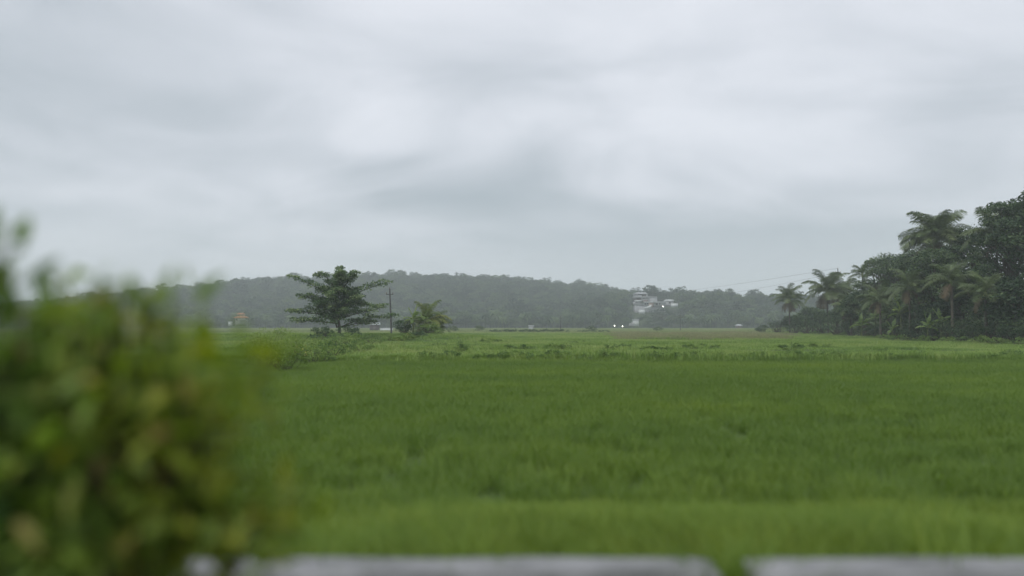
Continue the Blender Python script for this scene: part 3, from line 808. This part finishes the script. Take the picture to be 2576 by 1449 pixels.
ALL = [(L, 0.0) for L in limbs]
for i in range(11):                                                     # limbs towards and away from the viewer
    y0 = 800 - i * 45; sgn = 1 if i % 2 else -1; sx = r.uniform(-190, 190)
    ALL.append(([(1000, y0), (1000 + sx * .5, y0 - 50), (1000 + sx, y0 - 70 - r.uniform(0, 50))], sgn * r.uniform(1.6, 3.2)))
for li, (L, dep) in enumerate(ALL):
    dd = dep if dep else r.uniform(-1.2, 1.2)
    P = np.array([tp_(x, y, dd * i / (len(L) - 1)) for i, (x, y) in enumerate(L)]) - root
    t = np.linspace(0, 1, 9); P = np.stack([np.interp(t, np.linspace(0, 1, len(L)), P[:, k]) for k in range(3)], 1)
    wood.tube(P, np.linspace(.085, .018, 9), 5)
    n = 11
    for k in range(n):
        f = 0.30 + 0.70 * k / (n - 1)
        c = np.array([np.interp(f, t, P[:, j]) for j in range(3)]) + r.normal(0, .16, 3) + np.array([0, 0, .08])
        R = np.array([.80, .85, .46]) * (1.15 - .40 * f) * r.uniform(.8, 1.2)
        top = c[2] > 4.5
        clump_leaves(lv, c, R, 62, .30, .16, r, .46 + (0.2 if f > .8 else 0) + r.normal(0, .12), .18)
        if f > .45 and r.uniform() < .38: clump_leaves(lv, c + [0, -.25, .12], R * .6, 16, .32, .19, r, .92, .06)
for i in range(80):                                                     # inner sprays
    a = r.uniform(0, 6.28); k = r.uniform(0, 1) ** .6
    c = tp_(965 + 330 * k * math.cos(a), 610 + 220 * k * math.sin(a), r.uniform(-2.0, 2.0)) - root
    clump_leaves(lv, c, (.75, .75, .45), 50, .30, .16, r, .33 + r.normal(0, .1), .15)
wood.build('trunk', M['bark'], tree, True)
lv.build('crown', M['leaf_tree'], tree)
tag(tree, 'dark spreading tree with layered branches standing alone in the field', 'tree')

# ------------------------------------------------------------------ shrubs round the tree
def gshrub(name, px, D, H, Wd, seed, label, group=None, **kw):
    x = (px - 1288) / F * D
    return make_shrub(name, (x, D, float(ground_z(x, D)) - .02), H, Wd, seed, label, group, **kw)
G = 'shrubs along the earth bank'
gshrub('dark_shrub', 812, 97, 2.0, 4.6, 201, 'dark leafy shrub at the left foot of the spreading tree', G, mat='leaf_tree', leaf=.2, n_clump=26, tint=.25)
gshrub('dark_shrub', 880, 98, 2.0, 4.2, 202, 'dark leafy shrub at the right foot of the spreading tree', G, mat='leaf_tree', leaf=.2, n_clump=22, tint=.25)
gshrub('green_shrub', 845, 84, 1.6, 5.2, 203, 'low mid green shrub in front of the spreading tree trunk', G, leaf=.16, n_clump=26)
gshrub('green_shrub', 930, 88, 1.5, 4.6, 204, 'low mid green shrub between the spreading tree and the pole', G, leaf=.16, n_clump=22)
gshrub('green_shrub', 760, 72, 1.5, 4.4, 205, 'low green shrub left of the spreading tree, before the field', G, leaf=.15, n_clump=22)
gshrub('green_shrub', 742, 56, 1.9, 4.4, 217, 'mid green shrub filling the bank left of the spreading tree', G, leaf=.15, n_clump=26, tint=.6)
gshrub('green_shrub', 690, 66, 2.1, 5.0, 218, 'pale green shrub between roadside bushes and spreading tree', G, leaf=.16, n_clump=26, tint=.7)
gshrub('green_shrub', 868, 76, 1.6, 5.0, 219, 'leafy green shrub below the dark shrub at the tree foot', G, leaf=.16, n_clump=26, tint=.6)
gshrub('dark_shrub', 838, 54, 1.5, 3.0, 206, 'dark shrub on the field bund below the spreading tree', G, leaf=.14, n_clump=24, tint=.25)
gshrub('green_shrub', 905, 62, 1.2, 2.8, 207, 'small green shrub right of the dark shrub below the tree', G, leaf=.13, n_clump=18)
gshrub('bright_shrub', 722, 36.5, 1.6, 2.6, 208, 'bright yellow green shrub at the edge of the paddy', G, mat='leaf_bright', leaf=.15, n_clump=26, per=60)
gshrub('green_shrub', 676, 40, 1.7, 3.0, 209, 'green shrub just behind the bright yellow green shrub', G, leaf=.13, n_clump=22)
gshrub('green_shrub', 790, 44, 1.5, 3.0, 210, 'green shrub right behind the bright yellow green shrub', G, leaf=.13, n_clump=22, tint=.42)
gshrub('green_shrub', 640, 46, 1.3, 2.6, 211, 'green shrub behind the right edge of the roadside bushes', G, leaf=.13, n_clump=22, tint=.55)
gshrub('yellow_shrub', 1000, 92, .9, 3.0, 212, 'pale yellow green shrub in front of the leaning pole', G, mat='leaf_bright', leaf=.18, n_clump=18)
gshrub('yellow_shrub', 1030, 96, 1.0, 1.8, 213, 'small pale shrub below the dark round bush', G, mat='leaf_bright', leaf=.18, n_clump=14, tint=.6)
gshrub('dark_shrub', 1052, 100, .9, 3.0, 214, 'low dark shrub below the yellow palm clump', G, mat='leaf_tree', leaf=.18, n_clump=18, tint=.3)
gshrub('round_bush', 1018, 106, 2.7, 3.8, 215, 'dark round bush left of the yellow palm clump', G, mat='leaf_tree', leaf=.2, n_clump=34, tint=.22)
gshrub('round_bush', 1082, 104, 1.9, 4.2, 225, 'rounded mid green bush at the foot of the yellow palm', G, leaf=.2, n_clump=28, tint=.5)
gshrub('field_bush', 1162, 62, 1.0, 1.3, 216, 'olive bush alone in the meadow below the palm clump', None, leaf=.12, n_clump=14, tint=.6)
# palm and banana clump
def gpos(px, D): 
    x = (px - 1288) / F * D
    return (x, D, float(ground_z(x, D)))
make_palm('yellow_palm', gpos(1075, 107), 2.2, 3.6, 221, 'short yellowing palm with arching fronds right of the leaning pole', None, nf=18, dead=3, colour='yellow', trunk_r=.14)
make_palm('yellow_palm', gpos(1093, 108), 1.5, 2.8, 222, 'smaller yellowing palm at the right edge of the palm clump', None, nf=16, dead=2, colour='green', trunk_r=.12)
make_banana('banana_plant', gpos(1040, 104), 2.5, 2.2, 223, 'banana plant with broad leaves between round bush and yellow palm', 8)
make_banana('banana_plant', gpos(1066, 104.5), 2.2, 1.7, 224, 'pale banana plant standing in front of the yellow palm', 6)

# ------------------------------------------------------------------ bushes on the field bunds
G = 'low bushes along the field bund'
bx = [1075, 1130, 1210, 1250, 1292, 1345, 1392, 1412, 1468, 1530, 1560, 1640, 1705, 1745, 1832, 1905, 1985, 2040, 2092, 2160, 2235, 2310, 2405, 2475, 2540, 2600]
big = {6, 7, 9, 16, 24}
for i, px in enumerate(bx):
    D = 46.3 + 0.4 * math.sin(i * 2.1) + 0.02 * (px - 1288) / F * 46
    k = 1.0 if i in big else 0.72
    gshrub('bund_bush', px, D, .62 * k * (0.8 + .4 * rng.uniform()), 1.7 * (.8 + .6 * rng.uniform()), 240 + i, ('%s low dark bush from the left along the near field bund' % ORD[i]), G, mat='leaf_shrub', leaf=.11, n_clump=15, per=40, tint=.45)
G = 'dark low bushes in the far meadow'
for i, (px, D, w, hh) in enumerate(((1105, 78, 2.6, .6), (1180, 70, 3.0, .6), (1240, 88, 4.0, .6), (1300, 66, 4.4, .55), (1405, 66, 3.0, .65), (1450, 90, 4.5, .55), (1555, 68, 4.0, .55), (1650, 64, 3.4, .6), (1760, 66, 4.2, .55), (1990, 66, 3.0, .6), (2060, 74, 3.0, .6))):
    gshrub('meadow_bush', px, D, hh, w, 280 + i, '%s dark low bush from the left in the rough meadow beyond the bund' % ORD[i], G, leaf=.16, n_clump=16, per=46, tint=.52, dep=1.2)
G = 'dark hedge clumps across the far field'
for i, px in enumerate((1248, 1272, 1298, 1322, 1346, 1372, 1398, 1420, 1468, 1485, 1520)):
    D = 228 + (i % 3)
    gshrub('hedge_clump', px, D, 1.1 if i < 8 else .8, 4.6, 300 + i, '%s clump from the left of the dark hedge across the far field' % ORD[i], G, mat='leaf_tree', leaf=.3, n_clump=16, per=40, tint=.25, dep=1.6)
for i, (px, D, hh, w, lb) in enumerate(((1140, 240, 2.0, 4, 'grey green bush in the far field right of the palm clump'), (1205, 250, 2.2, 4, 'rounded pale bush in the far field left of the hedge'), (1490, 260, 2.2, 4.5, 'pale round bush in the far field right of the thin pole'),
                                     (1655, 270, 2.0, 4, 'pale bush at the far field edge below the wide dark tree'))):
    gshrub('far_bush', px, D, hh, w, 320 + i, lb, None, mat='leaf_forest', leaf=.35, n_clump=16, per=36, tint=.8)

# ------------------------------------------------------------------ grove on the right
def gat(px, D): return gpos(px, D)
def palm_at(px, py, D, R, seed, label, name='coconut_palm', **kw):
    loc = gat(px, D); top = place(px, py, D)[2]
    return make_palm(name, loc, max(1.0, top - loc[2] - 0.3), R, seed, label, 'coconut palms of the grove', **kw)
palm_at(1986, 752, 190, 4.6, 401, 'small coconut palm standing free at the left end of the grove', nf=28, dead=10)
palm_at(2082, 730, 165, 5.6, 402, 'coconut palm with long arching fronds, second palm from the left of the grove', nf=32, dead=9)
palm_at(2118, 745, 168, 5.0, 403, 'coconut palm close behind the arching palm in the grove', nf=20, dead=4)
palm_at(2172, 688, 152, 3.2, 404, 'small palm crown above the trees in the left half of the grove', nf=16, dead=1)
palm_at(2360, 598, 118, 5.6, 405, 'tall coconut palm with full crown rising above the grove', nf=60, dead=8, trunk_r=.2)
palm_at(2512, 590, 102, 4.6, 406, 'coconut palm against the big tree at the right edge', nf=32, dead=2)
palm_at(2170, 800, 140, 4.0, 407, 'low palm with drooping brown fronds in the middle of the grove', nf=14, dead=6)
palm_at(2250, 790, 128, 4.2, 408, 'low pale green palm behind the bright banana plant', nf=16, dead=4)
palm_at(2330, 760, 112, 4.0, 409, 'half hidden palm below the tall coconut palm', nf=16, dead=3)
palm_at(2395, 705, 96, 3.6, 410, 'half hidden palm below the gap right of the tall palm', nf=18, dead=3)
palm_at(2288, 722, 108, 3.6, 411, 'half hidden palm left of the tall palm trunk', nf=18, dead=4)
palm_at(2214, 752, 122, 3.6, 412, 'half hidden palm below the rounded pale tree', nf=18, dead=5)
palm_at(2140, 772, 141, 3.8, 413, 'half hidden palm with brown fronds right of the arching palm', nf=16, dead=7)
palm_at(2480, 735, 88, 3.4, 414, 'low palm half hidden below the big tree on the right', nf=16, dead=3)
TG = 'broadleaf trees of the grove'
def tree_at(px, py, D, Wd, seed, label, **kw):
    loc = gat(px, D); top = place(px, py, D)[2]
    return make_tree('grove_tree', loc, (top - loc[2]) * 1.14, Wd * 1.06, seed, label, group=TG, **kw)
tree_at(2105, 690, 171, 3.4, 421, 'thin tree crown beside the pole top above the palms', leaf=.3, n_clump=16, per=50, base=.35)
tree_at(2218, 645, 146, 6.5, 422, 'rounded pale tree left of the tall coconut palm', tint=.6)
tree_at(2262, 655, 138, 7.5, 423, 'broad tree between the pale tree and the tall palm')
tree_at(2178, 720, 150, 7.0, 424, 'bushy tree left of the pale rounded tree')
tree_at(2308, 632, 128, 7.0, 425, 'leafy tree just left of the tall palm trunk')
tree_at(2408, 628, 114, 7.5, 426, 'leafy tree just right of the tall palm trunk', tint=.4)
tree_at(2450, 600, 112, 7.5, 427, 'tree in the gap between tall palm and big right tree', tint=.4)
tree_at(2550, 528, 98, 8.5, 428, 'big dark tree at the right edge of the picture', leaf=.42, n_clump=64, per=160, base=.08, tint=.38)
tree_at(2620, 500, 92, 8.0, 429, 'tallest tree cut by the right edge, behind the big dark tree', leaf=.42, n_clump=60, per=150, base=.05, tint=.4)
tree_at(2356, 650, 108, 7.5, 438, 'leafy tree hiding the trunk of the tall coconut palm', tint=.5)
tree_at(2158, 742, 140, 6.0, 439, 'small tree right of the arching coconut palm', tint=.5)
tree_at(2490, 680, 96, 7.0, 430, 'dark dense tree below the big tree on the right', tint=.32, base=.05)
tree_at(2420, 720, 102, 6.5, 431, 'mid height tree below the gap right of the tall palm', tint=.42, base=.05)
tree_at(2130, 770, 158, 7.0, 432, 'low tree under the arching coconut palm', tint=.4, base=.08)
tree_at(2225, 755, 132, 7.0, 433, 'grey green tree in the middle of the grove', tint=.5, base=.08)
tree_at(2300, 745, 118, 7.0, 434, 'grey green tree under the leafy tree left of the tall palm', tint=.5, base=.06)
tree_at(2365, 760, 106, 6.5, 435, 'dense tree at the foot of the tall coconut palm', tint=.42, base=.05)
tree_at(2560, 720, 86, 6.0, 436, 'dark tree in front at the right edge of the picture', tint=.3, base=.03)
tree_at(2044, 778, 184, 8.0, 440, 'low dark tree between the two leftmost palms of the grove', tint=.4, base=.03)
tree_at(1998, 800, 195, 6.0, 441, 'low bushy tree at the foot of the free standing palm', tint=.42, base=.03)
tree_at(2680, 640, 84, 8.0, 437, 'dark tree just beyond the right edge', leaf=.42, tint=.35)
G = 'dark shrubs along the front of the grove'
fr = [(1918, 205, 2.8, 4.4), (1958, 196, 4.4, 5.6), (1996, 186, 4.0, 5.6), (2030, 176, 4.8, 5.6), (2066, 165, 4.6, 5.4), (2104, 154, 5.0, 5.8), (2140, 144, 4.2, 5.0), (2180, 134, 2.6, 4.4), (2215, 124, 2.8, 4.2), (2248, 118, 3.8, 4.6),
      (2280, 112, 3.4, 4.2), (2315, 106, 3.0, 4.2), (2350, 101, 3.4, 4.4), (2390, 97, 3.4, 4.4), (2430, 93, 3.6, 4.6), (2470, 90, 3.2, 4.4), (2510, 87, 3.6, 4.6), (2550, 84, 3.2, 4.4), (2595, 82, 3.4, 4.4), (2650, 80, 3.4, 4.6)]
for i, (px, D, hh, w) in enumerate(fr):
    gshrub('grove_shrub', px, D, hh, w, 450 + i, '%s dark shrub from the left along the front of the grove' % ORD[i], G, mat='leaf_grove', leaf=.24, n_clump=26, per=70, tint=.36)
G = 'low green weeds at the grove edge'
for i, (px, D) in enumerate(((2225, 112), (2262, 107), (2330, 98), (2380, 93), (2420, 90), (2460, 87), (2500, 84), (2560, 81), (2120, 146), (2050, 165))):
    gshrub('edge_weed', px, D, 1.0, 3.4, 480 + i, '%s patch of low green weeds counted along the grove edge' % ORD[i], G, mat='leaf_shrub', leaf=.17, n_clump=18, per=50, tint=.5)
bn = [(2166, 128, 2.6, 2.4, 7, 'bright banana plant with spread leaves in front of the grove'), (2244, 112, 1.8, 1.9, 5, 'small banana plant with one upright leaf right of the bright one'),
      (2332, 99, 2.3, 2.0, 8, 'banana plant with pale leaves low in the right half of the grove'), (2366, 98, 3.0, 2.0, 7, 'taller banana plant with a bright upright leaf below the tall palm'),
      (2266, 116, 4.6, 2.6, 7, 'tall banana plant half hidden in the middle of the grove'), (2200, 126, 3.6, 2.4, 7, 'banana plant with drooping leaves behind the bright banana plant')]
for i, (px, D, hh, L, n, lb) in enumerate(bn):
    make_banana('banana_plant', gat(px, D), hh, L, 500 + i, lb, n, 'banana plants of the grove')

# ------------------------------------------------------------------ concrete parapet at the roadside
para = empty('concrete_parapet', (0, 4.34, 0.62))
secs = [(-7.2, -4.75), (-4.72, -2.28), (-2.25, 1.17), (1.37, 4.6), (4.63, 7.4)]
for a, b in secs:
    n = 24; g = Geo()
    xs_ = np.linspace(a, b, n)
    prof = [(-.15, -.5), (-.15, .34), (-.145, .39), (-.13, .40), (.13, .40), (.145, .39), (.15, .34), (.15, -.5)]
    v = []
    for i, xx in enumerate(xs_):
        e = .012 if i in (0, n - 1) else 0
        for yy, z in prof:
            v.append((xx, yy * (1 - e * 2) + .006 * math.sin(xx * 3.1), z - (e if z > 0 else 0) + .004 * math.sin(xx * 5.3 + yy * 9)))
    m = len(prof); q = [(i*m + j, (i+1)*m + j, (i+1)*m + j+1, i*m + j+1) for i in range(n - 1) for j in range(m - 1)]
    q += [(0, 1, 6, 7), (1, 2, 5, 6), (2, 3, 4, 5)]
    e0 = (n - 1) * m; q += [(e0+7, e0+6, e0+1, e0), (e0+6, e0+5, e0+2, e0+1), (e0+5, e0+4, e0+3, e0+2)]
    g.add(v, q).build('section', M['concrete'], para)
part_box('footing', para, 'concrete_dark', -7.4, 7.6, -.30, .30, -.6, -.02)
tag(para, 'low grey concrete parapet in sections along the bottom of the picture', 'parapet')

def tuft(name, loc, n, h, spread, seed, mat, label, group=None, cat='grass tuft'):
    me = blade_patch('blades', n, spread, h, .012, 1.0, M[mat], seed)
    t = empty(name, loc)
    link(bpy.data.objects.new('blades', me), t)
    return tag(t, label, cat, group)
tuft('grass_tuft', (1.27, 4.34, .60), 300, .60, .30, 601, 'verge', 'bright grass tuft growing through the gap in the concrete parapet')
tuft('grass_tuft', (-.3, 4.6, .60), 120, .60, .3, 602, 'verge', 'small grass tuft leaning over the middle of the parapet')
tuft('grass_tuft', (-1.2, 4.62, .60), 120, .58, .4, 603, 'verge', 'thin grass tuft behind the left half of the parapet')
tuft('grass_tuft', (2.8, 4.66, .60), 140, .62, .6, 604, 'verge', 'thin grass tuft behind the right half of the parapet')

# ------------------------------------------------------------------ roadside shrubs, close on the left
def near_shrub(name, base, anchors, seed, mat, label, leaf=.095, per=46, tint=.5, R=.16):
    r = np.random.default_rng(seed)
    t = empty(name, base); b = np.array(base)
    wood, lv = Geo(), Geo()
    stems = [np.array([r.normal(0, .08), r.normal(0, .06), -.1]) for _ in range(6)]
    for (px, py, D, k) in anchors:
        c = place(px, py, D) - b
        P = curve(stems[r.integers(0, 6)], c, -.10, 9, .025, r)
        wood.tube(P, np.linspace(.012, .003, 9), 5)
        n = int(per * k * 1.0)
        f = r.uniform(.45, 1.0, n) ** .7                                # leaves along the outer part of each shoot
        pos = np.stack([np.interp(f, np.linspace(0, 1, 9), P[:, m]) for m in range(3)], 1) + r.normal(0, R * .42, (n, 3)) * (.5 + .6 * k)
        out = c / (np.linalg.norm(c) + 1e-6)
        d = r.normal(0, .6, (n, 3)) + out * .5 + np.array([[0, 0, -.15]])
        nr = np.array([[0, 0, 1.0]]) + r.normal(0, .45, (n, 3))
        tt = np.clip(r.normal(tint + r.normal(0, .12), .17, n), 0, 1)
        lv.leaves(pos, d, nr, leaf * r.uniform(.6, 1.3, n), leaf * .42 * r.uniform(.7, 1.2, n), tt, True)
    wood.build('stem', M['bark'], t, True)
    lv.build('foliage', M[mat], t)
    return tag(t, label, 'shrub', 'roadside shrubs close to the camera')
r = np.random.default_rng(77)
def inside(poly, n, d0, d1, kmin=.8, kmax=1.3):
    P = np.array(poly, float); out = []
    while len(out) < n:
        x = r.uniform(P[:, 0].min(), P[:, 0].max()); y = r.uniform(P[:, 1].min(), P[:, 1].max())
        c = False; j = len(P) - 1
        for i in range(len(P)):
            if (P[i, 1] > y) != (P[j, 1] > y) and x < (P[j, 0] - P[i, 0]) * (y - P[i, 1]) / (P[j, 1] - P[i, 1]) + P[i, 0]: c = not c
            j = i
        if c: out.append((x, y, r.uniform(d0, d1), r.uniform(kmin, kmax)))
    return out
near_shrub('tall_shrub', (-2.0, 2.6, .6), inside([(-600, 780), (-100, 800), (100, 840), (200, 960), (250, 1100), (230, 1449), (-600, 1449)], 70, 2.3, 3.0)
           + inside([(-500, 720), (120, 740), (200, 860), (-500, 860)], 16, 2.4, 2.7, .5, .8) + [(5, 560, 2.5, .3), (30, 600, 2.5, .35), (-30, 590, 2.5, .6), (-60, 640, 2.5, .7), (-90, 690, 2.5, .8), (40, 680, 2.5, .35)],
           701, 'leaf_near', 'tall dark green shrub at the left edge, closest to the camera', leaf=.12, per=36, tint=.46)
near_shrub('leafy_shrub', (-1.55, 2.75, .6), inside([(60, 800), (340, 790), (430, 830), (480, 900), (480, 1000), (400, 1150), (320, 1300), (220, 1449), (60, 1449), (100, 1000)], 36, 2.4, 3.1, .7, 1.1)
           + inside([(60, 710), (320, 710), (420, 750), (470, 800), (60, 800)], 22, 2.5, 2.9, .4, .7) + [(300, 700, 2.6, .35), (250, 690, 2.6, .35), (120, 690, 2.6, .35), (360, 720, 2.6, .3), (440, 770, 2.6, .35)],
           702, 'leaf_near', 'leafy green shrub sloping down right of the tall left shrub', leaf=.11, per=36, tint=.60)
near_shrub('yellow_shrub', (-1.7, 2.85, .6), inside([(330, 860), (540, 840), (640, 870), (660, 960), (560, 1040), (600, 1100), (540, 1200), (560, 1270), (430, 1290), (360, 1250), (330, 1100)], 34, 2.4, 2.9, .4, .75)
           + [(640, 850, 2.7, .6), (690, 880, 2.7, .6), (700, 920, 2.7, .6), (650, 900, 2.7, .6), (560, 1060, 2.5, .7), (530, 1090, 2.5, .7), (580, 1080, 2.5, .6), (660, 1170, 2.6, .6), (720, 1220, 2.6, .7), (770, 1240, 2.6, .8),
              (740, 1270, 2.6, .7), (760, 1210, 2.6, .6), (620, 1230, 2.6, .6), (560, 1240, 2.6, .6), (610, 950, 2.6, .6), (520, 800, 2.7, .4), (470, 760, 2.7, .4)],
           703, 'leaf_near_yellow', 'low yellowish shrub reaching right over the concrete parapet', leaf=.11, per=34, tint=.6)

# ------------------------------------------------------------------ haze in the air
hz_mat, t = new_mat('humid air')
pv = N(t, 'ShaderNodeVolumePrincipled')
pv.inputs['Color'].default_value = (0.90, 0.965, 1.0, 1)
pv.inputs['Density'].default_value = 0.00062
pv.inputs['Anisotropy'].default_value = 0.0
o = N(t, 'ShaderNodeOutputMaterial'); t.links.new(pv.outputs[0], o.inputs['Volume'])
tag(Geo().box(-3050, 3050, -70, 3050, -3.0, 90.0).build('haze', hz_mat), 'pale humid haze over the whole field and hill', kind='stuff')
